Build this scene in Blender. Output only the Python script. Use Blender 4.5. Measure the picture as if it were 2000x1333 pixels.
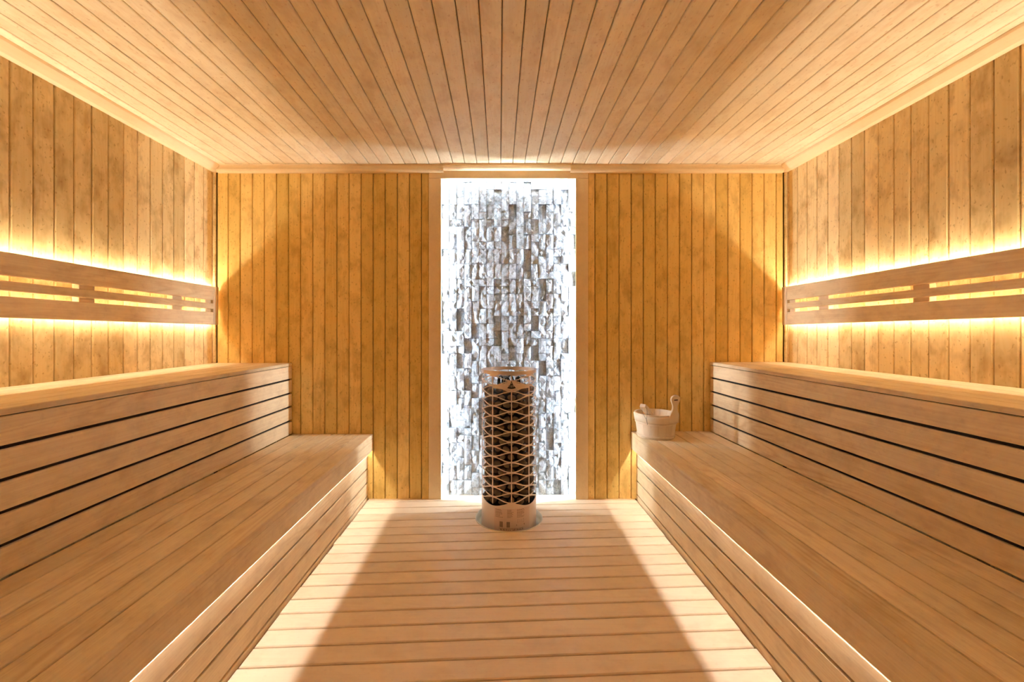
import bpy, bmesh, math, random
from mathutils import Vector, Matrix

for _o in list(bpy.data.objects):
    bpy.data.objects.remove(_o)
scene = bpy.context.scene
COL = scene.collection
PI = math.pi
rnd = random.Random(11)

# ------------------------------------------------------------------ camera, world, exposure
FPX = 850.0                      # focal length in pixels of the 2000 px frame
CAM_H = 1.10
D = 2.833                        # back wall
YF = -0.62                       # wall behind the camera
CEIL = 2.172
cam = bpy.data.cameras.new('camera')
cam.sensor_fit = 'HORIZONTAL'
cam.sensor_width = 36.0
cam.lens = FPX / 2000.0 * 36.0
cam.shift_x = 25.0 / 2000.0
cam.shift_y = -21.5 / 2000.0
cam.clip_start = 0.02
camo = bpy.data.objects.new('camera', cam)
COL.objects.link(camo)
camo.location = (0, 0, CAM_H)
camo.rotation_euler = (PI / 2, 0, 0)
scene.camera = camo

w = bpy.data.worlds.new('world')
scene.world = w
w.use_nodes = True
w.node_tree.nodes['Background'].inputs['Color'].default_value = (0.0, 0.0, 0.0, 1)
w.node_tree.nodes['Background'].inputs['Strength'].default_value = 0.0

scene.view_settings.view_transform = 'Standard'
scene.view_settings.look = 'None'
scene.view_settings.exposure = 0.62
scene.view_settings.gamma = 1.0
scene.view_settings.use_curve_mapping = False
try:
    scene.cycles.max_bounces = 8
    scene.cycles.diffuse_bounces = 7
    scene.cycles.glossy_bounces = 2
    scene.cycles.use_denoising = True
    scene.cycles.use_light_tree = False
except Exception:
    pass

# strengths of the light strips the room has
WARM = (1.0, 0.86, 0.65)
COOL = (0.80, 0.91, 1.0)
SOFT = (1.0, 0.92, 0.82)
L_BACK_TOP = 192.0
L_BACK_LOW = 80.0
L_BENCH = 118.0
L_ALCOVE = 270.0
L_ALCOVE_TOP = 75.0

# ------------------------------------------------------------------ materials
def new_mat(name):
    m = bpy.data.materials.new(name)
    m.use_nodes = True
    nt = m.node_tree
    b = nt.nodes['Principled BSDF']
    return m, nt, b

def N(nt, kind, **kw):
    n = nt.nodes.new(kind)
    for k, v in kw.items():
        setattr(n, k, v)
    return n

def math_node(nt, op, a, b=None, clamp=False):
    n = N(nt, 'ShaderNodeMath', operation=op)
    n.use_clamp = clamp
    for i, v in enumerate((a, b)):
        if v is None:
            continue
        if isinstance(v, (int, float)):
            n.inputs[i].default_value = v
        else:
            nt.links.new(v, n.inputs[i])
    return n.outputs[0]

def ramp(nt, fac, p0, p1, c0=(0, 0, 0, 1), c1=(1, 1, 1, 1)):
    r = N(nt, 'ShaderNodeValToRGB')
    r.color_ramp.elements[0].position = p0
    r.color_ramp.elements[1].position = p1
    r.color_ramp.elements[0].color = c0
    r.color_ramp.elements[1].color = c1
    nt.links.new(fac, r.inputs[0])
    return r.outputs[0]

def mix(nt, fac, a, b, blend='MIX'):
    n = N(nt, 'ShaderNodeMix', data_type='RGBA', blend_type=blend)
    def put(sock, v):
        if isinstance(v, (int, float)):
            sock.default_value = v
        elif isinstance(v, tuple):
            sock.default_value = v if len(v) == 4 else (*v, 1)
        else:
            nt.links.new(v, sock)
    put(n.inputs[0], fac)
    put(n.inputs[6], a)
    put(n.inputs[7], b)
    return n.outputs[2]

def wood(name, light, dark, stain, grain=0.55, blotch=0.5, vary=0.22, speck=0.4, rough=0.5, bump=0.15, axis=1):
    """sawn sauna boards: grain runs along the local length axis, each object takes its own tone"""
    m, nt, b = new_mat(name)
    tc = N(nt, 'ShaderNodeTexCoord')
    info = N(nt, 'ShaderNodeObjectInfo')
    rv = N(nt, 'ShaderNodeVectorMath', operation='SCALE')
    comb = N(nt, 'ShaderNodeCombineXYZ')
    for i, k in enumerate((37.0, 53.0, 19.0)):
        nt.links.new(math_node(nt, 'MULTIPLY', info.outputs['Random'], k), comb.inputs[i])
    add = N(nt, 'ShaderNodeVectorMath', operation='ADD')
    nt.links.new(tc.outputs['Object'], add.inputs[0])
    nt.links.new(comb.outputs[0], add.inputs[1])
    P = add.outputs[0]
    def noise(sc, stretch, scale, detail=3.0, dist=0.0, rough_=0.55):
        mp = N(nt, 'ShaderNodeMapping')
        s = [1.0, 1.0, 1.0]
        s[axis] = stretch
        mp.inputs['Scale'].default_value = s
        nt.links.new(P, mp.inputs['Vector'])
        n = N(nt, 'ShaderNodeTexNoise')
        n.inputs['Scale'].default_value = scale
        n.inputs['Detail'].default_value = detail
        n.inputs['Roughness'].default_value = rough_
        n.inputs['Distortion'].default_value = dist
        nt.links.new(mp.outputs[0], n.inputs['Vector'])
        return n.outputs['Fac']
    big = noise(1, 0.10, 9.0, 1.5, 0.3)
    rings = math_node(nt, 'MULTIPLY', big, 95.0)
    rings = math_node(nt, 'SINE', rings)
    rings = math_node(nt, 'MULTIPLY_ADD', rings, 0.5)
    rings.node.inputs[2].default_value = 0.5
    rings = math_node(nt, 'POWER', rings, 2.2)
    # rings show up only in places
    where = ramp(nt, noise(1, 0.25, 4.0, 1.0), 0.42, 0.66)
    rings = math_node(nt, 'MULTIPLY', rings, where)
    fibre = ramp(nt, noise(1, 0.018, 170.0, 1.5), 0.30, 0.75)
    g = math_node(nt, 'ADD', math_node(nt, 'MULTIPLY', fibre, 0.45), math_node(nt, 'MULTIPLY', rings, 0.55))
    g = math_node(nt, 'MULTIPLY', g, grain)
    col = mix(nt, g, light, dark)
    bl = ramp(nt, noise(1, 0.55, 11.0, 3.5, 0.2, 0.68), 0.47, 0.76)
    bl = math_node(nt, 'MULTIPLY', bl, blotch)
    col = mix(nt, bl, col, stain)
    sp = ramp(nt, noise(1, 0.6, 95.0, 1.0), 0.64, 0.74)
    sp = math_node(nt, 'MULTIPLY', sp, speck)
    col = mix(nt, sp, col, stain)
    # tone of the whole board
    tone = N(nt, 'ShaderNodeMapRange')
    tone.inputs['To Min'].default_value = 1.0 - vary
    tone.inputs['To Max'].default_value = 1.0 + vary * 0.35
    nt.links.new(info.outputs['Random'], tone.inputs['Value'])
    hsv = N(nt, 'ShaderNodeHueSaturation')
    nt.links.new(col, hsv.inputs['Color'])
    nt.links.new(tone.outputs[0], hsv.inputs['Value'])
    sat = N(nt, 'ShaderNodeMapRange')
    sat.inputs['To Min'].default_value = 1.06
    sat.inputs['To Max'].default_value = 0.95
    nt.links.new(info.outputs['Random'], sat.inputs['Value'])
    nt.links.new(sat.outputs[0], hsv.inputs['Saturation'])
    nt.links.new(hsv.outputs[0], b.inputs['Base Color'])
    b.inputs['Roughness'].default_value = rough
    b.inputs['Specular IOR Level'].default_value = 0.35
    return m

def plain(name, col, rough=0.5, metal=0.0, noise_amt=0.0, noise_scale=40.0, col2=None, bump=0.0):
    m, nt, b = new_mat(name)
    b.inputs['Roughness'].default_value = rough
    b.inputs['Metallic'].default_value = metal
    tc = N(nt, 'ShaderNodeTexCoord')
    n = N(nt, 'ShaderNodeTexNoise')
    n.inputs['Scale'].default_value = noise_scale
    n.inputs['Detail'].default_value = 4.0
    nt.links.new(tc.outputs['Object'], n.inputs['Vector'])
    c = mix(nt, math_node(nt, 'MULTIPLY', n.outputs['Fac'], max(noise_amt, 0.001)), col, col2 or col)
    nt.links.new(c, b.inputs['Base Color'])
    if bump:
        bp = N(nt, 'ShaderNodeBump')
        bp.inputs['Strength'].default_value = bump
        bp.inputs['Distance'].default_value = 0.004
        nt.links.new(n.outputs['Fac'], bp.inputs['Height'])
        nt.links.new(bp.outputs[0], b.inputs['Normal'])
    return m

def emitter(name, col, strength):
    m = bpy.data.materials.new(name)
    m.use_nodes = True
    nt = m.node_tree
    nt.nodes.clear()
    e = N(nt, 'ShaderNodeEmission')
    e.inputs['Color'].default_value = (*col, 1)
    e.inputs['Strength'].default_value = strength
    o = N(nt, 'ShaderNodeOutputMaterial')
    nt.links.new(e.outputs[0], o.inputs['Surface'])
    return m

M = {}
M['wall'] = wood('wall_wood', (0.92, 0.71, 0.37), (0.81, 0.56, 0.24), (0.40, 0.22, 0.06), grain=0.8, blotch=0.78, vary=0.24, speck=0.5)
M['back'] = wood('back_wall_wood', (0.93, 0.655, 0.225), (0.80, 0.50, 0.13), (0.44, 0.24, 0.04), grain=0.8, blotch=0.65, vary=0.18, speck=0.5)
M['ceil'] = wood('ceiling_wood', (0.96, 0.83, 0.60), (0.86, 0.68, 0.42), (0.66, 0.45, 0.23), grain=0.7, blotch=0.6, vary=0.10, speck=0.5)
M['bench'] = wood('bench_wood', (0.93, 0.76, 0.50), (0.74, 0.52, 0.29), (0.52, 0.33, 0.16), grain=1.0, blotch=0.50, vary=0.12, speck=0.15, rough=0.42)
M['floor'] = wood('floor_wood', (0.94, 0.76, 0.54), (0.85, 0.64, 0.42), (0.62, 0.41, 0.23), grain=0.55, blotch=0.35, vary=0.08, speck=0.12, rough=0.42)
M['trim'] = wood('trim_wood', (0.95, 0.75, 0.47), (0.87, 0.63, 0.35), (0.66, 0.43, 0.21), grain=0.45, blotch=0.25, vary=0.05, speck=0.1)
M['bucket'] = wood('bucket_wood', (0.88, 0.73, 0.54), (0.78, 0.59, 0.38), (0.58, 0.39, 0.21), grain=0.45, blotch=0.25, vary=0.10, speck=0.05, axis=2)
M['backing'] = plain('dark_batten', (0.16, 0.085, 0.03), 0.9, 0, 0.5, 20, (0.10, 0.05, 0.02))
M['subfloor'] = plain('subfloor', (0.20, 0.13, 0.07), 0.9, 0, 0.6, 14, (0.12, 0.08, 0.045))
M['steel'] = plain('stainless_steel', (0.86, 0.76, 0.72), 0.42, 0.72, 0.4, 30, (0.80, 0.68, 0.64))
M['collar'] = plain('collar_steel', (0.80, 0.72, 0.55), 0.4, 0.5, 0.6, 25, (0.60, 0.52, 0.36))
M['rock'] = plain('heater_stone', (0.30, 0.22, 0.18), 0.7, 0, 0.9, 45, (0.11, 0.085, 0.075), bump=0.6)
M['core'] = plain('heater_core', (0.02, 0.016, 0.014), 0.8, 0.2, 0.3, 30)
M['black'] = plain('black_enamel', (0.012, 0.009, 0.008), 0.35)
M['greyprint'] = plain('grey_print', (0.42, 0.38, 0.37), 0.5)
M['print'] = plain('brown_print', (0.36, 0.22, 0.18), 0.6)
M['printdark'] = plain('dark_print', (0.10, 0.055, 0.045), 0.6)
M['label'] = plain('label_film', (0.80, 0.64, 0.60), 0.45, 0.15)
M['darkened'] = plain('darkened_wall', (0.13, 0.095, 0.065), 0.25, 0, 0.3, 3, (0.10, 0.07, 0.05))  # opaque dark colour, dims light bouncing back from behind the camera
M['channel'] = plain('strip_channel', (0.55, 0.53, 0.50), 0.5, 0.3)
M['gap_shade'] = plain('gap_shade_black', (0.030, 0.018, 0.010), 0.95)  # near-black colour stands in for shade inside the benches
M['cord'] = plain('cord', (0.42, 0.33, 0.25), 0.9)
M['brand'] = plain('burnt_mark', (0.06, 0.03, 0.015), 0.8)

def stone_mat():
    m, nt, b = new_mat('split_face_quartzite')
    tc = N(nt, 'ShaderNodeTexCoord')
    geo = N(nt, 'ShaderNodeNewGeometry')
    info = N(nt, 'ShaderNodeObjectInfo')
    P = geo.outputs['Position']
    n1 = N(nt, 'ShaderNodeTexNoise'); n1.inputs['Scale'].default_value = 42.0; n1.inputs['Detail'].default_value = 7.0; n1.inputs['Roughness'].default_value = 0.72; n1.inputs['Distortion'].default_value = 0.9
    n2 = N(nt, 'ShaderNodeTexNoise'); n2.inputs['Scale'].default_value = 110.0; n2.inputs['Detail'].default_value = 5.0; n2.inputs['Roughness'].default_value = 0.75; n2.inputs['Distortion'].default_value = 1.2
    n3 = N(nt, 'ShaderNodeTexNoise'); n3.inputs['Scale'].default_value = 16.0; n3.inputs['Detail'].default_value = 2.0
    for n in (n1, n2, n3):
        nt.links.new(P, n.inputs['Vector'])
    veins = ramp(nt, n1.outputs['Fac'], 0.45, 0.66)
    c = mix(nt, veins, (0.60, 0.695, 0.80), (0.27, 0.32, 0.385))
    fine = ramp(nt, n2.outputs['Fac'], 0.50, 0.68)
    c = mix(nt, math_node(nt, 'MULTIPLY', fine, 0.75), c, (0.17, 0.195, 0.23))
    warm = ramp(nt, n3.outputs['Fac'], 0.63, 0.74)
    c = mix(nt, math_node(nt, 'MULTIPLY', warm, 0.35), c, (0.40, 0.38, 0.40))
    tone = N(nt, 'ShaderNodeMapRange')
    tone.inputs['To Min'].default_value = 0.84
    tone.inputs['To Max'].default_value = 1.12
    nt.links.new(math_node(nt, 'FRACT', math_node(nt, 'MULTIPLY', info.outputs['Random'], 7.31)), tone.inputs['Value'])
    hs = N(nt, 'ShaderNodeHueSaturation')
    nt.links.new(c, hs.inputs['Color'])
    nt.links.new(tone.outputs[0], hs.inputs['Value'])
    c = hs.outputs[0]
    dark = ramp(nt, info.outputs['Random'], 0.82, 0.98)
    c = mix(nt, math_node(nt, 'MULTIPLY', dark, 0.42), c, (0.25, 0.275, 0.32))
    nt.links.new(c, b.inputs['Base Color'])
    b.inputs['Roughness'].default_value = 0.7
    bp = N(nt, 'ShaderNodeBump')
    bp.inputs['Strength'].default_value = 0.7
    bp.inputs['Distance'].default_value = 0.003
    nt.links.new(math_node(nt, 'ADD', n1.outputs['Fac'], math_node(nt, 'MULTIPLY', n2.outputs['Fac'], 0.4)), bp.inputs['Height'])
    nt.links.new(bp.outputs[0], b.inputs['Normal'])
    return m
M['stone'] = stone_mat()
M['led_top'] = emitter('led_warm_upper', WARM, L_BACK_TOP)
M['led_low'] = emitter('led_warm_lower', WARM, L_BACK_LOW)
M['led_bench'] = emitter('led_warm_bench', SOFT, L_BENCH)
M['led_cool_top'] = emitter('led_cool_alcove_top', COOL, L_ALCOVE_TOP)
M['led_cool'] = emitter('led_cool_alcove', COOL, L_ALCOVE)

# ------------------------------------------------------------------ helpers
def link(name, mesh, mat=None, parent=None):
    o = bpy.data.objects.new(name, mesh)
    COL.objects.link(o)
    if mat is not None and len(mesh.materials) == 0:
        mesh.materials.append(mat)
    if parent is not None:
        o.parent = parent
    return o

def empty(name, loc=(0, 0, 0), parent=None):
    o = bpy.data.objects.new(name, None)
    o.empty_display_size = 0.1
    COL.objects.link(o)
    o.location = loc
    if parent is not None:
        o.parent = parent
    return o

def tag(o, label, cat, group=None):
    o['label'] = label
    o['category'] = cat
    if group:
        o['group'] = group
    return o

def structure(o, label=None, cat=None):
    o['kind'] = 'structure'
    if label:
        o['label'] = label
    if cat:
        o['category'] = cat
    return o

def mesh_from(name, verts, faces, smooth=False):
    me = bpy.data.meshes.new(name)
    me.from_pydata([tuple(v) for v in verts], [], faces)
    me.validate()
    bm = bmesh.new()
    bm.from_mesh(me)
    bmesh.ops.recalc_face_normals(bm, faces=bm.faces)
    bm.to_mesh(me)
    bm.free()
    if smooth:
        for p in me.polygons:
            p.use_smooth = True
    return me

_cache = {}
def board_mesh(L, wd, t, c, mat):
    """board: x across, y along, face at z = 0 with eased edges"""
    key = (round(L, 4), round(wd, 4), round(t, 4), round(c, 4), mat)
    if key in _cache:
        return _cache[key]
    h = wd / 2
    prof = [(-h, -t), (-h, -c), (-h + c * 0.3, -c * 0.3), (-h + c, 0), (h - c, 0), (h - c * 0.3, -c * 0.3), (h, -c), (h, -t)]
    n = len(prof)
    e = min(c, 0.004)
    verts = []
    for y in (-L / 2, L / 2):
        for (x, z) in prof:
            verts.append((x, y, z))
    faces = [tuple(range(n)), tuple(range(2 * n - 1, n - 1, -1))]
    for i in range(n):
        j = (i + 1) % n
        faces.append((i, j, n + j, n + i))
    me = mesh_from('board', verts, faces)
    me.materials.append(M[mat])
    _cache[key] = me
    return me

def frame_matrix(origin, xd, yd):
    x = Vector(xd).normalized()
    y = Vector(yd).normalized()
    z = x.cross(y)
    m = Matrix((x, y, z)).transposed().to_4x4()
    m.translation = Vector(origin)
    return m

def board(name, parent, origin, xd, yd, L, wd, t, c, mat):
    o = link(name, board_mesh(L, wd, t, c, mat), None, parent)
    o.matrix_local = frame_matrix(origin, xd, yd)
    return o

def box_mesh(name, x0, x1, y0, y1, z0, z1, bevel=0.0):
    bm = bmesh.new()
    bmesh.ops.create_cube(bm, size=1.0)
    for v in bm.verts:
        v.co = Vector(((x0 + x1) / 2 + v.co.x * (x1 - x0), (y0 + y1) / 2 + v.co.y * (y1 - y0), (z0 + z1) / 2 + v.co.z * (z1 - z0)))
    if bevel:
        bmesh.ops.bevel(bm, geom=bm.edges[:], offset=bevel, segments=2, affect='EDGES', profile=0.5)
    me = bpy.data.meshes.new(name)
    bm.to_mesh(me)
    bm.free()
    return me

def box(name, parent, x0, x1, y0, y1, z0, z1, mat, bevel=0.0):
    """box whose own origin sits at its centre"""
    cx, cy, cz = (x0 + x1) / 2, (y0 + y1) / 2, (z0 + z1) / 2
    me = box_mesh(name, x0 - cx, x1 - cx, y0 - cy, y1 - cy, z0 - cz, z1 - cz, bevel)
    o = link(name, me, M[mat], parent)
    o.location = (cx, cy, cz)
    return o

def strip(name, parent, p0, p1, size, mat, segs=20, lit=(0, 1, 2, 3)):
    """long slim light strip between two points along one axis, cut into short facets"""
    p0, p1 = Vector(p0), Vector(p1)
    ax = (p1 - p0).normalized()
    up = Vector((0, 0, 1)) if abs(ax.z) < 0.9 else Vector((0, 1, 0))
    sd = ax.cross(up).normalized()
    up = sd.cross(ax)
    h = size / 2
    verts, faces = [], []
    mid = (p0 + p1) / 2
    for i in range(segs + 1):
        p = p0.lerp(p1, i / segs) - mid
        for a, b in ((-h, -h), (h, -h), (h, h), (-h, h)):
            verts.append(p + sd * a + up * b)
    for i in range(segs):
        for k in range(4):
            l = (k + 1) % 4
            faces.append((i * 4 + k, i * 4 + l, i * 4 + 4 + l, i * 4 + 4 + k))
    faces.append((0, 1, 2, 3))
    q = segs * 4
    faces.append((q, q + 1, q + 2, q + 3))
    me = bpy.data.meshes.new(name)
    me.from_pydata([tuple(v) for v in verts], [], faces)
    me.materials.append(M['channel'])
    me.materials.append(M[mat])
    for i in range(segs):
        for k in lit:
            me.polygons[i * 4 + k].material_index = 1
    o = link(name, me, None, parent)
    o.location = mid
    return o

def extrude_profile(name, prof, a0, a1, axis, mat, parent=None, smooth=False):
    """closed profile of (u, v) swept along an axis: 'Y' -> (u, y, v); 'X' -> (x, u, v)"""
    n = len(prof)
    verts = []
    mid = (a0 + a1) / 2
    for a in (a0 - mid, a1 - mid):
        for (u, v) in prof:
            verts.append((u, a, v) if axis == 'Y' else (a, u, v))
    faces = [tuple(range(n)), tuple(range(2 * n - 1, n - 1, -1))]
    for i in range(n):
        j = (i + 1) % n
        faces.append((i, j, n + j, n + i))
    o = link(name, mesh_from(name, verts, faces, smooth), M[mat], parent)
    o.location = (0, mid, 0) if axis == 'Y' else (mid, 0, 0)
    return o

X_, Y_, Z_ = (1, 0, 0), (0, 1, 0), (0, 0, 1)
nX, nY, nZ = (-1, 0, 0), (0, -1, 0), (0, 0, -1)

XL, XR = -1.855, 1.868
J0, J1, J2, J3 = -0.457, -0.377, 0.497, 0.577        # jambs of the stone niche
HEAD0, HEAD1 = 2.083, 2.150
STX, STY = 0.057, 2.560                                # stove axis
HOLE = 0.196

# ------------------------------------------------------------------ shell
wl = box('wall_left', None, XL - 0.06, XL - 0.013, YF, D + 0.05, -0.06, CEIL + 0.06, 'backing')
structure(wl, 'left wall clad in upright tongue and groove boards', 'wall')
wr = box('wall_right', None, XR + 0.013, XR + 0.06, YF, D + 0.05, -0.06, CEIL + 0.06, 'backing')
structure(wr, 'right wall clad in upright tongue and groove boards', 'wall')
wf = box('wall_front', None, XL - 0.06, XR + 0.06, YF - 0.05, YF, -0.06, CEIL + 0.06, 'darkened')  # unseen near wall, coloured dark to hold back bounced light
structure(wf, 'smoked unseen wall at the near end of the sauna, to cut bounced light', 'wall')
wb = empty('wall_back', (0, D, 0))
structure(wb, 'back wall of orange upright boards either side of the stone niche', 'wall')
wb_l = box('backing_panel', wb, XL - 0.06, -0.60, 0.014, 0.15, -0.06, CEIL + 0.06, 'backing')
wb_r = box('backing_panel', wb, 0.72, XR + 0.06, 0.014, 0.15, -0.06, CEIL + 0.06, 'backing')
ce = box('ceiling', None, XL - 0.06, XR + 0.06, YF - 0.05, D + 0.16, CEIL + 0.013, CEIL + 0.06, 'backing')
structure(ce, 'ceiling of narrow boards running from the camera to the stone niche', 'ceiling')
fl = box('floor', None, XL - 0.06, XR + 0.06, YF - 0.05, D + 0.16, -0.12, -0.06, 'subfloor')
structure(fl, 'slatted floor of pale boards laid across the room', 'floor')

def rel(parent, p):
    return Vector(p) - parent.location

GAP = 0.003
# side wall boards
PS = 0.0832
for par, xw, xd, first in ((wl, XL, Y_, 2.815), (wr, XR, nY, 2.7265 + PS)):
    y = first
    wd0 = D - first
    if wd0 > 0.012:
        board('plank', par, rel(par, (xw, first + wd0 / 2, CEIL / 2 + 0.01)), xd, Z_, CEIL - 0.02, wd0 - GAP, 0.012, 0.004, 'wall')
    while y > YF + 0.01:
        y0 = max(y - PS, YF)
        yc, wd = (y + y0) / 2, y - y0
        if yc > 1.0 or wd < PS - 0.001:
            pass
        board('plank', par, rel(par, (xw + rnd.uniform(-0.0008, 0.0008), yc, CEIL / 2 + 0.01)), xd, Z_, CEIL - 0.02, wd - GAP, 0.012, 0.0055, 'wall')
        y -= PS
# corner battens
for i, (sg, xw, side) in enumerate(((1, XL, 'left'), (-1, XR, 'right'))):
    cb = box('trim_%d' % (i + 6), None, *sorted((xw + sg * 0.001, xw + sg * 0.017)), D - 0.017, D - 0.001, 0.888, CEIL - 0.05, 'wall', 0.004)
    structure(cb, 'slim upright batten in the %s back corner' % side, 'trim')

# back wall boards
PB = 0.0787
def back_boards(xa, xb, first_edge, step):
    edges = []
    x = first_edge
    while x > xa + 0.004:
        x -= step
    x += step
    e = [xa]
    while x < xb - 0.004:
        if x > xa + 0.012:
            e.append(x)
        x += step
    e.append(xb)
    for a, b in zip(e, e[1:]):
        z0, z1 = 0.0, CEIL - 0.02
        board('plank', wb, rel(wb, ((a + b) / 2, D + rnd.uniform(-0.0006, 0.0006), (z0 + z1) / 2)), X_, Z_, z1 - z0, (b - a) - GAP, 0.012, 0.005 if b - a > 0.03 else 0.003, 'back')
back_boards(XL + 0.018, J0, -0.506, PB)
back_boards(J3, XR - 0.018, 0.6235, PB)

# niche casing
jl = box('jamb', wb, J0, J1, -0.012, 0.002, 0.0, HEAD0, 'trim', 0.0015)
jr = box('jamb', wb, J2, J3, -0.012, 0.002, 0.0, HEAD0, 'trim', 0.0015)
hd = box('head_casing', wb, J0, J3, -0.012, 0.002, HEAD0 + 0.001, CEIL - 0.004, 'trim', 0.0015)

for xa, xb in ((-0.60, J0 + 0.02), (J3 - 0.02, 0.72)):
    box('backing_panel', wb, xa, xb, 0.0122, 0.0152, -0.06, CEIL, 'backing')  # added unseen strips, stop niche light leaking between the boards

for xa, xb in ((J0, J0 + 0.03), (J3 - 0.03, J3)):
    box('backing_panel', wb, xa, xb, 0.0021, 0.0122, -0.06, CEIL, 'backing')  # added unseen filler, blocks strip light at the jamb edges
box('backing_panel', wb, J0, J3, 0.0021, 0.0060, HEAD0 + 0.045, CEIL + 0.012, 'backing')  # added unseen filler, blocks strip light above the head casing

# ceiling boards
PC = 0.0772
x = 0.010
edges = [x]
while x > XL:
    x -= PC
    edges.insert(0, max(x, XL))
x = 0.010
while x < XR:
    x += PC
    edges.append(min(x, XR))
for a, b in zip(edges, edges[1:]):
    if b - a < 0.01:
        continue
    yy0, yy1 = YF, D - 0.005
    board('plank', ce, rel(ce, ((a + b) / 2, (yy0 + yy1) / 2, CEIL + rnd.uniform(-0.0006, 0.0006))), nX, Y_, yy1 - yy0, (b - a) - GAP, 0.012, 0.0045, 'ceil')

# ceiling trims
def cove(sx):
    return [(0, 0), (0, -0.050), (sx * 0.010, -0.050), (sx * 0.020, -0.044), (sx * 0.034, -0.026), (sx * 0.044, -0.012), (sx * 0.046, -0.003), (sx * 0.046, 0)]
t1 = extrude_profile('trim_1', [(XL + u, CEIL - 0.0005 + v) for u, v in cove(1)], YF, D, 'Y', 'trim')
structure(t1, 'cove trim between the left wall and the ceiling', 'trim')
t2 = extrude_profile('trim_2', [(XR + u, CEIL - 0.0005 + v) for u, v in cove(-1)], YF, D, 'Y', 'trim')
structure(t2, 'cove trim between the right wall and the ceiling', 'trim')
def bead(h):
    return [(0, 0), (0, -h), (-0.014, -h), (-0.022, -h + 0.003), (-0.027, -h + 0.009), (-0.029, -h + 0.017), (-0.028, -h + 0.024), (-0.022, -h + 0.028), (-0.020, -0.006), (-0.024, 0)]
for i, (a, b, h, lab) in enumerate(((XL + 0.03, -0.36, 0.052, 'rounded trim along the ceiling left of the stone niche'),
                                    (-0.36, 0.46, 0.040, 'slimmer length of rounded trim above the stone niche'),
                                    (0.46, XR - 0.03, 0.052, 'rounded trim along the ceiling right of the stone niche'))):
    t = extrude_profile('trim_%d' % (i + 3), [(D - 0.0125 * (i == 1) + u, CEIL - 0.0005 + v) for u, v in bead(h)], a, b, 'X', 'trim')
    structure(t, lab, 'trim')

# floor boards, laid about three degrees off square, cut round the stove
PFL = 0.0904
SH = 0.053
FX0, FX1 = -0.853, 0.890
def floor_piece(poly, th=0.024, ch=0.003):
    """prism with eased top from a counter-clockwise outline; mesh origin at its centre"""
    cx = sum(p[0] for p in poly) / len(poly)
    cy = sum(p[1] for p in poly) / len(poly)
    n = len(poly)
    top = []
    for i in range(n):
        a, b, c = Vector(poly[i - 1]), Vector(poly[i]), Vector(poly[(i + 1) % n])
        d1, d2 = (b - a).normalized(), (c - b).normalized()
        n1, n2 = Vector((-d1.y, d1.x)), Vector((-d2.y, d2.x))
        k = n1 + n2
        k = k / max(k.dot(n1), 0.4) if k.length > 1e-6 else n1
        top.append(b + k * ch)
    verts = [(cy - p[1], p[0] - cx, -th) for p in poly] + [(cy - p[1], p[0] - cx, -ch) for p in poly] + [(cy - p[1], p[0] - cx, 0) for p in top]
    faces = [tuple(range(n))[::-1], tuple(range(2 * n, 3 * n))]
    for k in (0, 1):
        for i in range(n):
            j = (i + 1) % n
            faces.append((k * n + i, k * n + j, k * n + n + j, k * n + n + i))
    me = mesh_from('floor_board', verts, faces)
    me.materials.append(M['floor'])
    o = link('floor_board', me, None, fl)
    # local x of the mesh runs across the board, local y along it
    o.matrix_local = frame_matrix(rel(fl, (cx, cy, 0)), nY, X_)
    return o
fg = 0.0035
NB = 0
yl = 2.681 + 4 * PFL
def yat(y0, xx):
    return y0 + SH * (xx - FX0)
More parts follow.
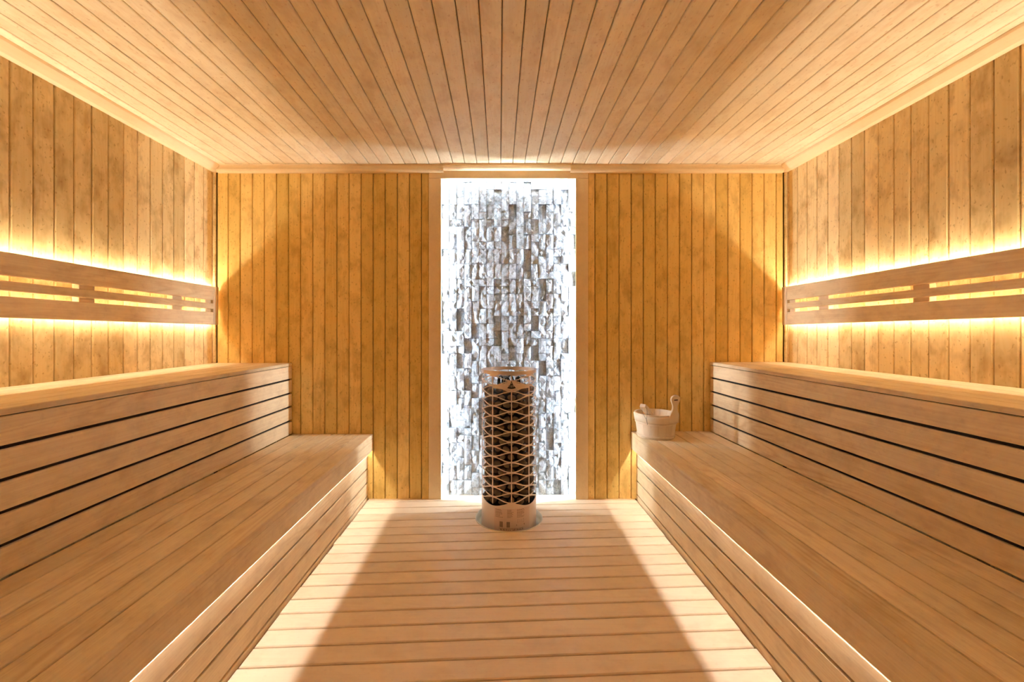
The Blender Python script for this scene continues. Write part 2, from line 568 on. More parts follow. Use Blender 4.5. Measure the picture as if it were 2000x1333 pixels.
while yl > YF - 0.2:
    a, b = yl - PFL + fg, yl - fg           # at the left end
    yl -= PFL
    ymax = D + 0.075
    x0, x1 = FX0 + rnd.uniform(0, 0.006), FX1 - rnd.uniform(0, 0.006)
    def clipb(poly, lim, keep_low):
        out = []
        for i in range(len(poly)):
            p, q = poly[i], poly[(i + 1) % len(poly)]
            pin = (p[1] <= lim) if keep_low else (p[1] >= lim)
            qin = (q[1] <= lim) if keep_low else (q[1] >= lim)
            if pin:
                out.append(p)
            if pin != qin:
                t = (lim - p[1]) / (q[1] - p[1])
                out.append((p[0] + (q[0] - p[0]) * t, lim))
        return out
    poly = [(x0, yat(a, x0)), (x1, yat(a, x1)), (x1, yat(b, x1)), (x0, yat(b, x0))]
    poly = clipb(poly, ymax, True)
    if len(poly) >= 3:
        poly = clipb(poly, YF, False)
    if len(poly) < 3:
        continue
    ym = yat((a + b) / 2, STX)
    if abs(ym - STY) < HOLE + PFL * 0.5 and len(poly) == 4 and max(abs(yat(a, STX) - STY), abs(yat(b, STX) - STY)) > 0:
        def arc(side):
            pts = []
            for k in range(9):
                y0 = a + (b - a) * k / 8
                # intersection of the board line with the circle
                best = None
                for it in range(400):
                    xx = STX + side * (HOLE * 1.05) * (1 - it / 400)
                    if (xx - STX) ** 2 + (yat(y0, xx) - STY) ** 2 <= HOLE ** 2:
                        best = xx
                        break
                pts.append((best, y0))
            return pts
        L_, R_ = arc(-1), arc(1)
        allin = all(p[0] is not None for p in L_)
        if allin:
            pl = [(x0, yat(a, x0))] + [(p[0], yat(p[1], p[0])) for p in L_] + [(x0, yat(b, x0))]
            pr = [(x1, yat(b, x1))] + [(p[0], yat(p[1], p[0])) for p in R_[::-1]] + [(x1, yat(a, x1))]
            floor_piece(pl)
            floor_piece(pr)
        elif any(p[0] is not None for p in L_):
            # notch cut into one edge of the board
            notch_top = L_[-1][0] is not None
            xs_l = [(p[0], p[1]) for p in L_ if p[0] is not None]
            xs_r = [(p[0], p[1]) for p in R_ if p[0] is not None]
            if notch_top:
                mid = [(STX, None)]
                seq = [(x0, yat(a, x0)), (x1, yat(a, x1)), (x1, yat(b, x1))] + [(p[0], yat(p[1], p[0])) for p in xs_r[::-1]] + [(p[0], yat(p[1], p[0])) for p in xs_l] + [(x0, yat(b, x0))]
            else:
                seq = [(x0, yat(b, x0)), (x0, yat(a, x0))] + [(p[0], yat(p[1], p[0])) for p in xs_l] + [(p[0], yat(p[1], p[0])) for p in xs_r[::-1]] + [(x1, yat(a, x1)), (x1, yat(b, x1))]
            floor_piece(seq, ch=0.0015)
        else:
            floor_piece(poly)
    else:
        floor_piece(poly)

# steel collar lining the cut-out
def lathe(name, prof, n, mat, parent=None, smooth=True, closed=True):
    verts, faces = [], []
    m = len(prof)
    for i in range(n):
        a = 2 * PI * i / n
        for (r, z) in prof:
            verts.append((r * math.cos(a), r * math.sin(a), z))
    for i in range(n):
        j = (i + 1) % n
        for k in range(m if closed else m - 1):
            l = (k + 1) % m
            faces.append((i * m + k, j * m + k, j * m + l, i * m + l))
    o = link(name, mesh_from(name, verts, faces, smooth), M[mat], parent)
    return o
col_ = lathe('floor_collar', [(HOLE + 0.001, -0.058), (HOLE + 0.001, 0.003), (HOLE - 0.003, 0.003), (HOLE - 0.004, -0.030), (HOLE - 0.012, -0.046), (0.150, -0.050), (0.150, -0.058)], 56, 'collar')
col_.location = (STX, STY, 0)
tag(col_, 'dull steel collar set in the floor around the foot of the heater', 'collar')

# ------------------------------------------------------------------ stone niche
SB = D + 0.095                    # bed the stones are fixed to
wn = box('wall_niche', None, -0.60, 0.72, SB, SB + 0.03, -0.06, CEIL + 0.01, 'backing')
structure(wn, 'niche wall of pale grey split-face stone lit from its edges', 'wall')
SW = 0.0497
stone_variants = {}
def stone_mesh(u, v):
    key = (u, v)
    if key in stone_variants:
        return stone_variants[key]
    r = random.Random(100 * u + v)
    wd, ht = SW - 0.0022, SW * u - 0.0022
    nx, ny = 3, max(3, 2 * u + 1)
    tilt_x, tilt_y = r.uniform(-0.07, 0.07), r.uniform(-0.06, 0.06)
    verts, faces = [], []
    for j in range(ny + 1):
        for i in range(nx + 1):
            fx, fy = i / nx - 0.5, j / ny - 0.5
            px, py = fx * wd, fy * ht
            z = 0.026 + tilt_x * px + tilt_y * py * 0.6 + r.uniform(-0.0030, 0.0030)
            if 0 < i < nx:
                px += r.uniform(-0.004, 0.004)
            if 0 < j < ny:
                py += r.uniform(-0.004, 0.004)
            if i in (0, nx) or j in (0, ny):
                z -= r.uniform(0.0, 0.004)
            verts.append((px, py, max(z, 0.006)))
    for j in range(ny):
        for i in range(nx):
            a = j * (nx + 1) + i
            q = (a, a + 1, a + nx + 2, a + nx + 1)
            if (i + j + v) % 2:
                faces += [(q[0], q[1], q[2]), (q[0], q[2], q[3])]
            else:
                faces += [(q[0], q[1], q[3]), (q[1], q[2], q[3])]
    rim = [i for i in range(nx + 1)] + [j * (nx + 1) + nx for j in range(1, ny + 1)] + [ny * (nx + 1) + i for i in range(nx - 1, -1, -1)] + [j * (nx + 1) for j in range(ny - 1, 0, -1)]
    base = len(verts)
    for k in rim:
        verts.append((verts[k][0], verts[k][1], 0.0))
    for k in range(len(rim)):
        l = (k + 1) % len(rim)
        faces.append((rim[l], rim[k], base + k, base + l))
    me = mesh_from('stone', verts, faces)
    me.materials.append(M['stone'])
    stone_variants[key] = me
    return me
cells = []
sr = random.Random(5)
xc0 = J1 - 0.2 * SW
ncol_left = -3
for c in range(-3, 22):
    x = J1 - 0.006 + SW * (c + 0.5)
    if x < -0.575 or x > 0.695:
        continue
    z = 0.0 - SW * sr.choice((0, 1, 1))
    while z < CEIL - 0.02:
        u = sr.choices((1, 2, 3), (0.20, 0.52, 0.28))[0]
        if z + u * SW > CEIL + 0.0:
            u = 1
            if z + SW > CEIL + 0.02:
                break
        visible = J1 - SW < x < J2 + SW and z < HEAD0 and z + u * SW > 0
        behind_stove = abs(x - 0.062) < 0.14 and z + u * SW < 0.78
        cells.append((x, z + u * SW / 2, u, visible, behind_stove))
        z += u * SW
cells.sort(key=lambda c: (-int(c[3]), int(c[4]), -c[2]))
mats_rest = []
rest = bmesh.new()
for k, (x, z, u, vis, beh) in enumerate(cells):
    me = stone_mesh(u, sr.randrange(9))
    out = sr.choices((sr.uniform(-0.012, -0.006), sr.uniform(-0.002, 0.005)), (0.12, 0.88))[0]
    flip = sr.choice((1, -1))
    mw = frame_matrix((x, SB - 0.001 - max(out, -0.016), z), (flip, 0, 0), (0, 0, flip))
    if k < 300:
        o = link('stone', me, None, wn)
        o.matrix_local = Matrix.Translation(-wn.location) @ mw
    else:
        tmp = me.copy()
        tmp.transform(Matrix.Translation(-wn.location) @ mw)
        rest.from_mesh(tmp)
        bpy.data.meshes.remove(tmp)
rm = bpy.data.meshes.new('stone_remainder')
rest.to_mesh(rm)
rest.free()
ro = link('stone_remainder', rm, M['stone'], wn)
ro['kind'] = 'stuff'
# light strips hidden behind the casing
YLED = D + 0.025
for (p0, p1, nm) in (((J1 - 0.10, YLED, 0.02), (J1 - 0.10, YLED, HEAD0 + 0.06), 'led_cool'),
                     ((J2 + 0.10, YLED, 0.02), (J2 + 0.10, YLED, HEAD0 + 0.06), 'led_cool'),
                     ((J1 - 0.06, YLED, CEIL - 0.016), (J2 + 0.06, YLED, CEIL - 0.016), 'led_cool_top')):
    s_ = strip('light_strip', wn, p0, p1, 0.010, nm, 6)
    s_.location = Vector(s_.location) - wn.location
# inner cheeks of the niche cavity
for xa, xb in ((-0.60, -0.585), (0.705, 0.72)):
    ck = box('cheek', wn, xa - wn.location.x, xb - wn.location.x, D + 0.014 - wn.location.y, SB - wn.location.y, -0.06 - wn.location.z, CEIL - wn.location.z, 'trim')

# ------------------------------------------------------------------ benches
def seg_boards(parent, name, xs, z, y0, y1, t, mat, gap=0.004, c=0.003):
    for a, b in zip(xs, xs[1:]):
        lo, hi = min(a, b), max(a, b)
        board(name, parent, ((lo + hi) / 2, (y0 + y1) / 2, z), X_, Y_, y1 - y0, hi - lo - gap, t, c, mat)

def front_boards(parent, s, x, edges, y0, y1, t, mat, gap=0.007, c=0.003):
    # s = +1: bench on the left wall, faces +X ; s = -1: faces -X
    for a, b in zip(edges, edges[1:]):
        board('front_board', parent, (x, (y0 + y1) / 2, (a + b) / 2), nZ if s > 0 else Z_, Y_, y1 - y0, b - a - gap, t, c, mat)

Y0B, Y1B = YF + 0.004, D - 0.004
def lower_bench(s, xf, xback, ztop, dz, label):
    root = empty('sauna_bench', (0, 0, 0))
    tag(root, label, 'bench', 'lower benches')
    S = -s                                   # sign of X
    xs = [xf - s * 0 , xf - s * 0.086]
    n = 6
    step = (abs(xback) - abs(xf)) / n
    edges = [S * (abs(xf) + step * i) for i in range(n)] + [xback]
    seg_boards(root, 'seat_board', edges, ztop, Y0B, Y1B, 0.022, 'bench', 0.0045, 0.0035)
    # fascia below the front edge of the seat
    xfa = xf - s * 0.002
    board('fascia', root, (xfa, (Y0B + Y1B) / 2, (0.318 + dz + ztop - 0.023) / 2), nZ if s > 0 else Z_, Y_, Y1B - Y0B, ztop - 0.023 - 0.318 - dz, 0.010, 0.002, 'bench')
    xb = xf - s * 0.037
    front_boards(root, s, xb, [-0.05, 0.020 + dz, 0.110 + dz, 0.199 + dz, 0.289 + dz, 0.338 + dz], Y0B, Y1B, 0.012, 'bench', 0.008)
    box('gap_shade_sheet', root, *sorted((xb - s * 0.0145, xb - s * 0.0175)), Y0B, Y1B, -0.05, 0.335 + dz, 'gap_shade')  # added dark sheet, paints the shade seen through the front gaps
    for y in (0.1, 1.25, 2.55):
        box('support_post', root, *sorted((xb - s * 0.022, xb - s * 0.072)), y - 0.025, y + 0.025, -0.06, ztop - 0.024, 'bench')
        box('support_post', root, *sorted((xback + s * 0.002, xback + s * 0.040)), y - 0.025, y + 0.025, -0.06, ztop - 0.024, 'bench')
        box('cross_rail', root, *sorted((xf - s * 0.075, xback + s * 0.002)), y + 0.026, y + 0.060, ztop - 0.075, ztop - 0.024, 'bench')
    strip('light_strip', root, (xf - s * 0.0305, Y0B, 0.352 + dz), (xf - s * 0.0305, Y1B, 0.352 + dz), 0.004, 'led_bench', 8, (0,))
    return root

def upper_bench(s, xf, xwall, z0, ztop, edges, label):
    root = empty('sauna_bench', (0, 0, 0))
    tag(root, label, 'bench', 'upper benches')
    S = -s
    n = 5
    st = 0.091
    xe = [S * (abs(xf) + st * i) for i in range(n + 1)] + [xwall + s * 0.000]
    seg_boards(root, 'seat_board', xe, ztop, Y0B, Y1B, 0.018, 'bench', 0.0045, 0.0035)
    front_boards(root, s, xf - s * 0.003, edges, Y0B, Y1B, 0.010, 'bench', 0.0105)
    box('gap_shade_sheet', root, *sorted((xf - s * 0.0165, xf - s * 0.0195)), Y0B, Y1B, edges[0], edges[-1] - 0.004, 'gap_shade')  # added near-black sheet, keeps the front gaps looking unlit
    for y in (0.15, 1.30, 2.30):
        box('support_post', root, *sorted((xf - s * 0.024, xf - s * 0.064)), y - 0.03, y + 0.03, -0.06, ztop - 0.020, 'bench')
        box('support_post', root, *sorted((xwall + s * 0.01, xwall + s * 0.05)), y - 0.03, y + 0.03, -0.06, ztop - 0.020, 'bench')
    return root

lower_bench(1, -0.818, -1.3465, 0.424, 0.0, 'lower slatted bench on the left with a light strip under its edge')
lower_bench(-1, 0.855, 1.3705, 0.442, 0.012, 'lower slatted bench on the right with the wooden bucket standing on it')
upper_bench(1, -1.345, XL, 0.424, 0.886, [0.4195, 0.513, 0.603, 0.691, 0.780, 0.870], 'upper bench on the left with dark gaps between its front boards')
upper_bench(-1, 1.369, XR, 0.442, 0.892, [0.4375, 0.526, 0.615, 0.702, 0.790, 0.876], 'upper bench on the right behind the wooden bucket')

# ------------------------------------------------------------------ backrests
def backrest(s, xwall, posts, label):
    zb, zt = 1.133, 1.374
    xf = xwall + s * 0.052                   # front face
    yend = D - 0.035
    root = empty('backrest', (xf, yend, zb))
    root.rotation_euler = (-0.010, 0, 0)
    tag(root, label, 'backrest', 'slatted backrests')
    H = zt - zb
    Ltot = yend - YF - 0.02
    cap = 0.052
    yc = -(cap + (Ltot - cap) / 2)
    xd = nZ if s > 0 else Z_
    T = 0.018
    cuts = [(0.0, 0.079), (0.099, 0.135), (0.155, H)]
    for a, b in cuts:
        board('slat', root, (0, yc - 0.001, (a + b) / 2), xd, Y_, Ltot - cap - 0.002, b - a, T, 0.003, 'bench')
    # upright end piece
    board('end_piece', root, (0, -cap / 2, H / 2), (0, s, 0), Z_, H, cap - 0.001, T + 0.006, 0.006, 'bench')
    for y in posts:
        box('mounting_block', root, *sorted((-s * (T + 0.0005), -s * 0.050)), y - 0.038 - yend, y + 0.038 - yend, 0.062, H - 0.072, 'bench', 0.003)
    box('mounting_block', root, *sorted((-s * (T + 0.0005), -s * 0.050)), -cap - 0.050, -cap + 0.006, 0.062, H - 0.072, 'bench', 0.003)
    xs1 = -s * (T + 0.0205)
    strip('light_strip', root, (xs1, -Ltot + 0.01, H - 0.0225), (xs1, -0.003, H - 0.0225), 0.005, 'led_top', 8, (2, 3 if s > 0 else 1))
    xs2 = -s * (T + 0.017)
    strip('light_strip', root, (xs2, -Ltot + 0.01, 0.0265), (xs2, -0.003, 0.0265), 0.005, 'led_low', 8, (0, 2, 3 if s > 0 else 1))
    return root
backrest(1, XL, (-0.24, 0.30, 0.84, 1.38, 1.922, 2.462), 'backlit slatted backrest on the left wall')
backrest(-1, XR, (-0.24, 0.30, 0.84, 1.36, 1.892, 2.462), 'backlit slatted backrest on the right wall')

# ------------------------------------------------------------------ heater
R = 0.160
stove = empty('sauna_heater', (STX, STY, -0.05))
tag(stove, 'tall round steel sauna heater with lattice cage full of stones', 'heater')
ZS = 0.05                                     # local z = world z + ZS
PH0 = math.radians(4.0)
def cyl(phi, r, z):
    """phi measured from the side facing the room, positive to the right"""
    return Vector((r * math.sin(phi), -r * math.cos(phi), z + ZS))
NC = 9
dphi = 2 * PI / NC
EV0, OD0, RP = 0.142, 0.170, 0.0563
def ribbon(verts, faces, path, hw, th=0.0022):
    """path: list of (phi, z); hw: half widths; ribbon of sheet metal bent to the cylinder"""
    base = len(verts)
    n = len(path)
    for i in range(n):
        p0 = Vector(path[max(i - 1, 0)]); p1 = Vector(path[min(i + 1, n - 1)])
        d = Vector(((p1.x - p0.x) * R, p1.y - p0.y)).normalized()
        nx, nz = -d.y, d.x
        for sgn in (1, -1):
            ph = path[i][0] + sgn * hw[i] * nx / R
            zz = path[i][1] + sgn * hw[i] * nz
            verts.append(cyl(ph, R, zz))
            verts.append(cyl(ph, R - th, zz))
    for i in range(n - 1):
        a = base + i * 4
        b = a + 4
        faces += [(a, b, b + 2, a + 2), (a + 1, a + 3, b + 3, b + 1), (a, a + 1, b + 1, b), (a + 2, b + 2, b + 3, a + 3)]
    for a in (base, base + 4 * (n - 1)):
        faces.append((a, a + 1, a + 3, a + 2))
cv, cf = [], []
ROWS = 12
def col_phi(c):
    return PH0 + c * dphi
for c in range(-4, 5):
    ph = col_phi(c)
    zlo = 0.13
    ribbon(cv, cf, [(ph, zlo + (0.862 - zlo) * i / 12) for i in range(13)], [0.0030] * 13)
    for k in range(ROWS + 1):
        z = (EV0 if c % 2 == 0 else OD0) + RP * k
        if c == 0 and k == 12:
            continue
        # gusset where the bands meet
        pts = [(ph - 0.013 / R, z), (ph, z), (ph + 0.013 / R, z)]
        ribbon(cv, cf, pts, [0.0020, 0.0062, 0.0020])
for c in range(-4, 5):
    p0, p1 = col_phi(c), col_phi(c + 1)
    if c == 4:
        for k in range(ROWS + 1):
            ribbon(cv, cf, [(p0 + (p1 - p0) * i / 6, EV0 + RP * k) for i in range(7)], [0.0026] * 7)
        continue
    for k in range(ROWS + 1):
        for kk in (0, 1):
            ze = EV0 + RP * (k + kk)
            zo = OD0 + RP * k
            if k + kk > ROWS:
                continue
            za, zb_ = (ze, zo) if c % 2 == 0 else (zo, ze)
            path, hw = [], []
            for i in range(9):
                t = i / 8
                # slight sag away from the straight chord, as in a lens outline
                ease = t - 0.085 * math.sin(2 * PI * t)
                path.append((p0 + (p1 - p0) * t, za + (zb_ - za) * ease))
                hw.append(0.0025 + 0.0014 * abs(2 * t - 1) ** 2)
            ribbon(cv, cf, path, hw)
cage = link('lattice_cage', mesh_from('lattice_cage', cv, cf), M['steel'], stove)

def sheet(name, top, bot, phis, mat, parent, r=R, th=0.0024):
    """bent sheet between two edge curves given as functions of phi"""
    verts, faces = [], []
    for ph in phis:
        verts += [cyl(ph, r, top(ph)), cyl(ph, r, bot(ph)), cyl(ph, r - th, bot(ph)), cyl(ph, r - th, top(ph))]
    n = len(phis)
    for i in range(n - 1):
        a, b = i * 4, i * 4 + 4
        for k in range(4):
            l = (k + 1) % 4
            faces.append((a + k, a + l, b + l, b + k))
    faces.append((0, 1, 2, 3))
    q = (n - 1) * 4
    faces.append((q, q + 1, q + 2, q + 3))
    me = mesh_from(name, verts, faces)
    return link(name, me, M[mat], parent)
full = [PH0 - 4.5 * dphi + 9 * dphi * i / 108 for i in range(109)]
def tri(ph):
    """0 at even columns, 1 at odd columns"""
    u = ((ph - PH0) / dphi) % 2.0
    return 1 - abs(1 - u)
base = sheet('base_band', lambda p: 0.146 - 0.026 * math.sin(tri(p) * PI / 2) ** 1.3, lambda p: -0.05, full, 'steel', stove)
rim = sheet('rim_band', lambda p: 0.872, lambda p: 0.855 - 0.012 * tri(p) ** 3 - 0.008 * (1 - tri(p)) ** 4, full, 'steel', stove)
foot = lathe('foot_plate', [(R + 0.004, 0.0), (R + 0.004, 0.005), (0.02, 0.005), (0.02, 0.0)], 48, 'collar', stove)
core = lathe('heating_core', [(0.092, 0.06), (0.092, 0.80), (0.02, 0.82), (0.02, 0.06)], 24, 'core', stove)
inner_floor = lathe('stone_tray', [(R - 0.004, 0.150), (R - 0.004, 0.156), (0.02, 0.156), (0.02, 0.150)], 40, 'core', stove)
# heating element loops standing up at the top
def tube(name, pts, r, mat, parent, n=6, closed=False):
    verts, faces = [], []
    m = len(pts)
    pts = [Vector(p) for p in pts]
    for i, p in enumerate(pts):
        a = pts[(i - 1) % m] if closed else pts[max(i - 1, 0)]
        b = pts[(i + 1) % m] if closed else pts[min(i + 1, m - 1)]
        d = (b - a).normalized()
        up = Vector((0, 0, 1)) if abs(d.z) < 0.92 else Vector((1, 0, 0))
        s1 = d.cross(up).normalized()
        s2 = s1.cross(d)
        for k in range(n):
            t = 2 * PI * k / n
            verts.append(p + s1 * r * math.cos(t) + s2 * r * math.sin(t))
    for i in range(m if closed else m - 1):
        for k in range(n):
            l = (k + 1) % n
            j = (i + 1) % m
            faces.append((i * n + k, i * n + l, j * n + l, j * n + k))
    if not closed:
        faces.append(tuple(range(n)))
        faces.append(tuple(range((m - 1) * n, m * n)))
    return link(name, mesh_from(name, verts, faces, True), M[mat], parent)
for k in range(6):
    a = 2 * PI * k / 6 + 0.35
    cx, cy = 0.062 * math.cos(a), 0.062 * math.sin(a)
    tx, ty = -math.sin(a), math.cos(a)
    pts = []
    for i in range(13):
        t = PI * i / 12
        pts.append((cx + tx * 0.020 * math.cos(t), cy + ty * 0.020 * math.cos(t), 0.80 + ZS - 0.03 + 0.055 * math.sin(t) ** 0.8))
    tube('heating_element', pts, 0.0042, 'core', stove, 6)
# logo plate in the cage
lp = [col_phi(-1) + 2 * dphi * i / 24 for i in range(25)]
def lz(p):
    return max(0.0, 1 - abs((p - PH0) / dphi))
plate = sheet('logo_plate', lambda p: 0.797 + 0.026 * lz(p) ** 3, lambda p: 0.776 - 0.010 * lz(p) ** 2, lp, 'steel', stove, R + 0.0006)
def decal(name, polys, mat, parent, r):
    verts, faces = [], []
    for poly in polys:
        b0 = len(verts)
        for (u, v) in poly:
            verts.append(cyl(PH0 + u / R, r, v))
        faces.append(tuple(range(b0, b0 + len(poly))))
    me = mesh_from(name, verts, faces)
    return link(name, me, M[mat], parent)
tri_pts = []
for (x0, y0), (x1, y1), bow in (((0.0, 0.0), (0, 0), 0),):
    pass
A, B, C_ = Vector((0, 0.821)), Vector((-0.0245, 0.779)), Vector((0.0245, 0.779))
def bowed(p, q, amt, n=6):
    out = []
    d = (q - p)
    nrm = Vector((d.y, -d.x)).normalized()
    for i in range(n):
        t = i / n
        out.append(p + d * t + nrm * amt * math.sin(PI * t))
    return out
poly = bowed(A, B, -0.004) + bowed(B, C_, 0.0045) + bowed(C_, A, -0.004)
badge = decal('badge', [[(p.x, p.y) for p in poly]], 'black', plate, R + 0.0016)
marks = []
def q4(x, y, w_, h_, sk=0.0):
    return [(x, y), (x + w_, y), (x + w_ + sk, y + h_), (x + sk, y + h_)]
bx, by, hh = -0.0185, 0.7855, 0.0115
for (x, w_, h_, sk) in ((0.0, 0.0022, hh * 0.8, 0.002), (0.004, 0.0065, 0.0022, 0), (0.004, 0.0065, 0.0022, 0), (0.0125, 0.0022, hh, 0), (0.0125, 0.008, 0.0020, 0), (0.0185, 0.0022, hh, 0), (0.0235, 0.0022, hh, 0), (0.0290, 0.0024, hh * 0.95, -0.002), (0.0235, 0.0075, 0.0020, 0)):
    marks.append(q4(bx + x, by, w_, h_, sk))
marks.append(q4(bx + 0.004, by + hh * 0.72, 0.0065, 0.0022))
marks.append([(-0.0035, 0.8035), (0.0035, 0.8035), (0.0, 0.8120)])
decal('badge_mark', marks, 'greyprint', plate, R + 0.0021)['kind'] = 'stuff'
# printed sticker on the base
lab = sheet('rating_label', lambda p: 0.112, lambda p: -0.012, [PH0 + (-0.100 + 0.212 * i / 20) / R for i in range(21)], 'label', base, R + 0.0008, 0.0008)
lines_, dark_ = [], []
pr = random.Random(3)
for x0, wd in ((-0.092, 0.050), (-0.024, 0.036), (0.030, 0.052)):
    for i in range(8):
        z = 0.104 - i * 0.0058
        ww = wd * pr.uniform(0.55, 1.0)
        for j in range(4):
            lines_.append(q4(x0 + ww * j / 4, z, ww / 4 * 0.86, 0.0021 if i not in (0, 3) else 0.0028))
for x0 in (0.034, 0.046, 0.058, 0.070):
    lines_.append(q4(x0, 0.034, 0.0012, 0.018))
lines_.append(q4(0.034, 0.0335, 0.037, 0.001)); lines_.append(q4(0.034, 0.052, 0.037, 0.001))
lines_.append(q4(0.026, 0.018, 0.050, 0.007))
for x0 in (-0.066, -0.027):
    for i in range(7):
        dark_.append(q4(x0 + i * 0.0026, 0.010, (0.0019, 0.0012, 0.0021, 0.0016, 0.0010, 0.0020, 0.0015)[i], 0.031))
for i in range(26):
    if pr.random() < 0.8:
        dark_.append(q4(-0.062 + i * 0.0052, -0.0065, 0.0036, 0.0036 if i % 3 else 0.006))
for i in range(20):
    lines_.append(q4(-0.070 + i * 0.0070, 0.0015, 0.005, 0.003))
decal('label_print', lines_, 'print', lab, R + 0.0013)['kind'] = 'stuff'
decal('label_barcode', dark_, 'printdark', lab, R + 0.0014)['kind'] = 'stuff'

# stones in the cage: each its own thing
def rock_mesh(seed):
    r = random.Random(seed)
    bm = bmesh.new()
    bmesh.ops.create_icosphere(bm, subdivisions=2, radius=1.0)
    ax = Vector((r.uniform(0.85, 1.2), r.uniform(0.75, 1.0), r.uniform(0.62, 0.9)))
    cuts = [Vector((r.gauss(0, 1), r.gauss(0, 1), r.gauss(0, 1))).normalized() for _ in range(5)]
    for v in bm.verts:
        p = v.co.copy()
        for c in cuts:
            d = p.dot(c)
            if d > 0.72:
                p -= c * (d - 0.72) * 0.8
        p *= 1 + r.uniform(-0.05, 0.05)
        v.co = Vector((p.x * ax.x, p.y * ax.y, p.z * ax.z))
    me = bpy.data.meshes.new('heater_stone')
    bm.to_mesh(me)
    bm.free()
    for p in me.polygons:
        p.use_smooth = True
    me.materials.append(M['rock'])
    return me
rocks = [rock_mesh(s) for s in range(8)]
rr = random.Random(21)
zrow = 0.140
row = 0
nrock = 0
while zrow < 0.775:
    for k in range(11):
        phi = math.radians(-118 + 23.6 * k + (11.8 if row % 2 else 0) + rr.uniform(-2, 2)) + PH0
        rad = 0.1255 + rr.uniform(-0.004, 0.004)
        o = link('heater_stone', rocks[rr.randrange(8)])
        sc = rr.uniform(0.0225, 0.0255)
        o.scale = (sc, sc, sc)
        o.rotation_euler = (rr.uniform(-0.5, 0.5), rr.uniform(-0.5, 0.5), rr.uniform(0, 6.28))
        o.location = (STX + rad * math.sin(phi), STY - rad * math.cos(phi), zrow + rr.uniform(-0.003, 0.003))
        tag(o, 'dark rounded stone in the cage of the steel heater', 'stone', 'stones in the heater cage')
        nrock += 1
    zrow += 0.0415
    row += 1

# ------------------------------------------------------------------ bucket
BX, BY, BZ = 0.968, 2.694, 0.443
bucket = empty('bucket', (BX, BY, BZ))
tag(bucket, 'round wooden sauna bucket with a paddle-shaped grip on the right bench', 'bucket')
NS = 16
R0, R1, HB, TW = 0.107, 0.127, 0.148, 0.011
def stave_mesh():
    verts, faces = [], []
    half = PI / NS - 0.004
    na, nz = 4, 4
    for side in (0, 1):
        for j in range(nz + 1):
            z = HB * j / nz
            r = R0 + (R1 - R0) * j / nz - (TW if side else 0)
            for i in range(na + 1):
                a = -half + 2 * half * i / na
                verts.append((r * math.sin(a), -r * math.cos(a), z))
    w_ = na + 1
    off = w_ * (nz + 1)
    for j in range(nz):
        for i in range(na):
            a = j * w_ + i
            faces.append((a, a + 1, a + 1 + w_, a + w_))
            faces.append((off + a, off + a + w_, off + a + 1 + w_, off + a + 1))
    for i in range(na):
        faces.append((i, off + i, off + i + 1, i + 1))
        t = nz * w_ + i
        faces.append((t, t + 1, off + t + 1, off + t))
    for j in range(nz):
        a = j * w_
        faces.append((a, a + w_, off + a + w_, off + a))
        b = j * w_ + na
        faces.append((b, off + b, off + b + w_, b + w_))
    me = mesh_from('stave', verts, faces)
    me.materials.append(M['bucket'])
    return me
sm = stave_mesh()
for k in range(NS):
    o = link('stave', sm, None, bucket)
    o.rotation_euler = (0, 0, 2 * PI * k / NS)
def rz(z):
    return R0 + (R1 - R0) * z / HB
def hoop(z0, z1, th):
    return lathe('hoop', [(rz(z0) + 0.0006, z0), (rz(z0) + th, z0 + 0.001), (rz(z1) + th, z1 - 0.001), (rz(z1) + 0.0006, z1)], 48, 'bucket', bucket)
hoop(0.100, 0.140, 0.0045)
hoop(0.086, 0.096, 0.0030)
hoop(0.008, 0.020, 0.0035)
lathe('bucket_bottom', [(R0 - 0.008, 0.006), (R0 - 0.008, 0.016), (0.001, 0.016), (0.001, 0.006)], 40, 'bucket', bucket)
# paddle grip rising from the rim
half_out = [(0.034, -0.045), (0.034, 0.0), (0.030, 0.012), (0.021, 0.028), (0.0165, 0.044), (0.0165, 0.060), (0.021, 0.076), (0.0265, 0.090), (0.028, 0.102), (0.025, 0.113), (0.017, 0.121), (0.006, 0.1245)]
half_out = [(u_ * (1.14 if v_ > 0.07 else 1.0), v_) for u_, v_ in half_out]
outl = half_out + [(-a, b) for a, b in half_out[::-1]]
n = len(outl)
gv = [(u, -0.0065, v) for u, v in outl] + [(u, 0.0065, v) for u, v in outl]
gf = [tuple(range(n)), tuple(range(2 * n - 1, n - 1, -1))] + [(i, (i + 1) % n, n + (i + 1) % n, n + i) for i in range(n)]
gm = mesh_from('grip', gv, gf)
grip = link('grip', gm, M['bucket'], bucket)
ga = math.radians(33)
gr = rz(HB) + 0.003
grip.location = (gr * math.sin(ga), -gr * math.cos(ga), HB)
grip.rotation_euler = (0.10, 0, ga * 0.55)
bv = grip.modifiers.new('bevel', 'BEVEL'); bv.width = 0.003; bv.segments = 2; bv.limit_method = 'ANGLE'
mk = link('burnt_mark', box_mesh('burnt_mark', -0.013, 0.013, -0.0072, -0.0064, 0.093, 0.099), M['brand'], grip)

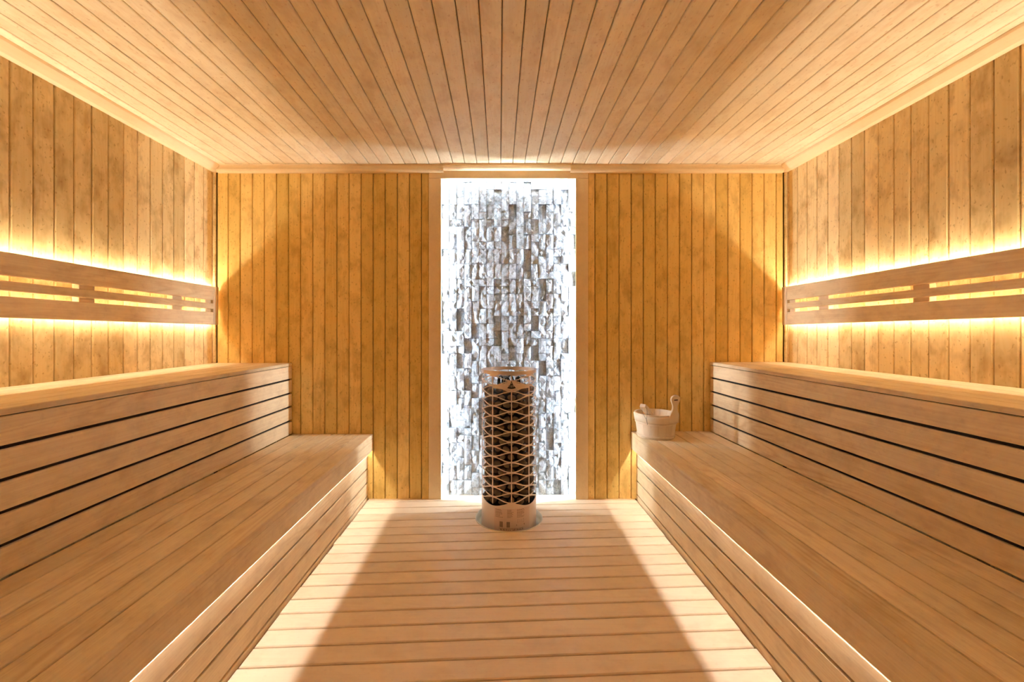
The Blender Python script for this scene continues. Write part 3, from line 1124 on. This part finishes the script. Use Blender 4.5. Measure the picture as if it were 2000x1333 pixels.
# ladle leaning in the bucket
p_in, p_out = Vector((1.018, 2.742, 0.480)), Vector((0.846, 2.566, 0.655))
ladle = empty('ladle', p_in)
tag(ladle, 'wooden ladle leaning over the bucket rim with a cord loop on its handle', 'ladle')
dirv = (p_out - p_in)
Ll = dirv.length
dn = dirv.normalized()
sd = dn.cross(Vector((0, 0, 1))).normalized()
upv = sd.cross(dn)
hv, hf = [], []
ns = 10
for i in range(ns + 1):
    t = i / ns
    wv = 0.012 + 0.013 * t ** 2
    if i == ns:
        wv *= 0.72
    c = dn * Ll * t
    for a, b in ((-1, -1), (1, -1), (1, 1), (-1, 1)):
        hv.append(c + sd * a * wv + upv * b * (0.007 + 0.004 * t))
for i in range(ns):
    for k in range(4):
        l = (k + 1) % 4
        hf.append((i * 4 + k, i * 4 + l, i * 4 + 4 + l, i * 4 + 4 + k))
hf += [(0, 1, 2, 3), (ns * 4, ns * 4 + 1, ns * 4 + 2, ns * 4 + 3)]
hob = link('ladle_handle', mesh_from('ladle_handle', hv, hf), M['bucket'], ladle)
bv = hob.modifiers.new('bevel', 'BEVEL'); bv.width = 0.004; bv.segments = 2; bv.limit_method = 'ANGLE'; bv.angle_limit = 0.6
cup = lathe('ladle_cup', [(0.022, 0.0), (0.036, 0.012), (0.040, 0.045), (0.036, 0.045), (0.031, 0.014), (0.004, 0.006), (0.004, 0.0)], 24, 'bucket', ladle)
cup.location = (0.012, 0.012, -0.020)
pts = []
e = dn * (Ll - 0.018)
for i in range(26):
    t = i / 25
    a = 2 * PI * t
    wloop = 0.021 * math.sin(a) * (1 if t < 0.5 else 1)
    drop = (1 - math.cos(a)) / 2
    pts.append(e + sd * wloop * (1 - 0.65 * drop) + Vector((-0.004, -0.010, 0.009)) + Vector((0.010, -0.012, -0.075)) * drop)
tube('cord_loop', pts, 0.0015, 'cord', ladle, 5, closed=True)
tail = pts[13]
tube('cord_tail', [tail, tail + Vector((0.002, -0.001, -0.014)), tail + Vector((0.006, -0.002, -0.030)), tail + Vector((0.004, -0.002, -0.036))], 0.0018, 'cord', ladle, 5)
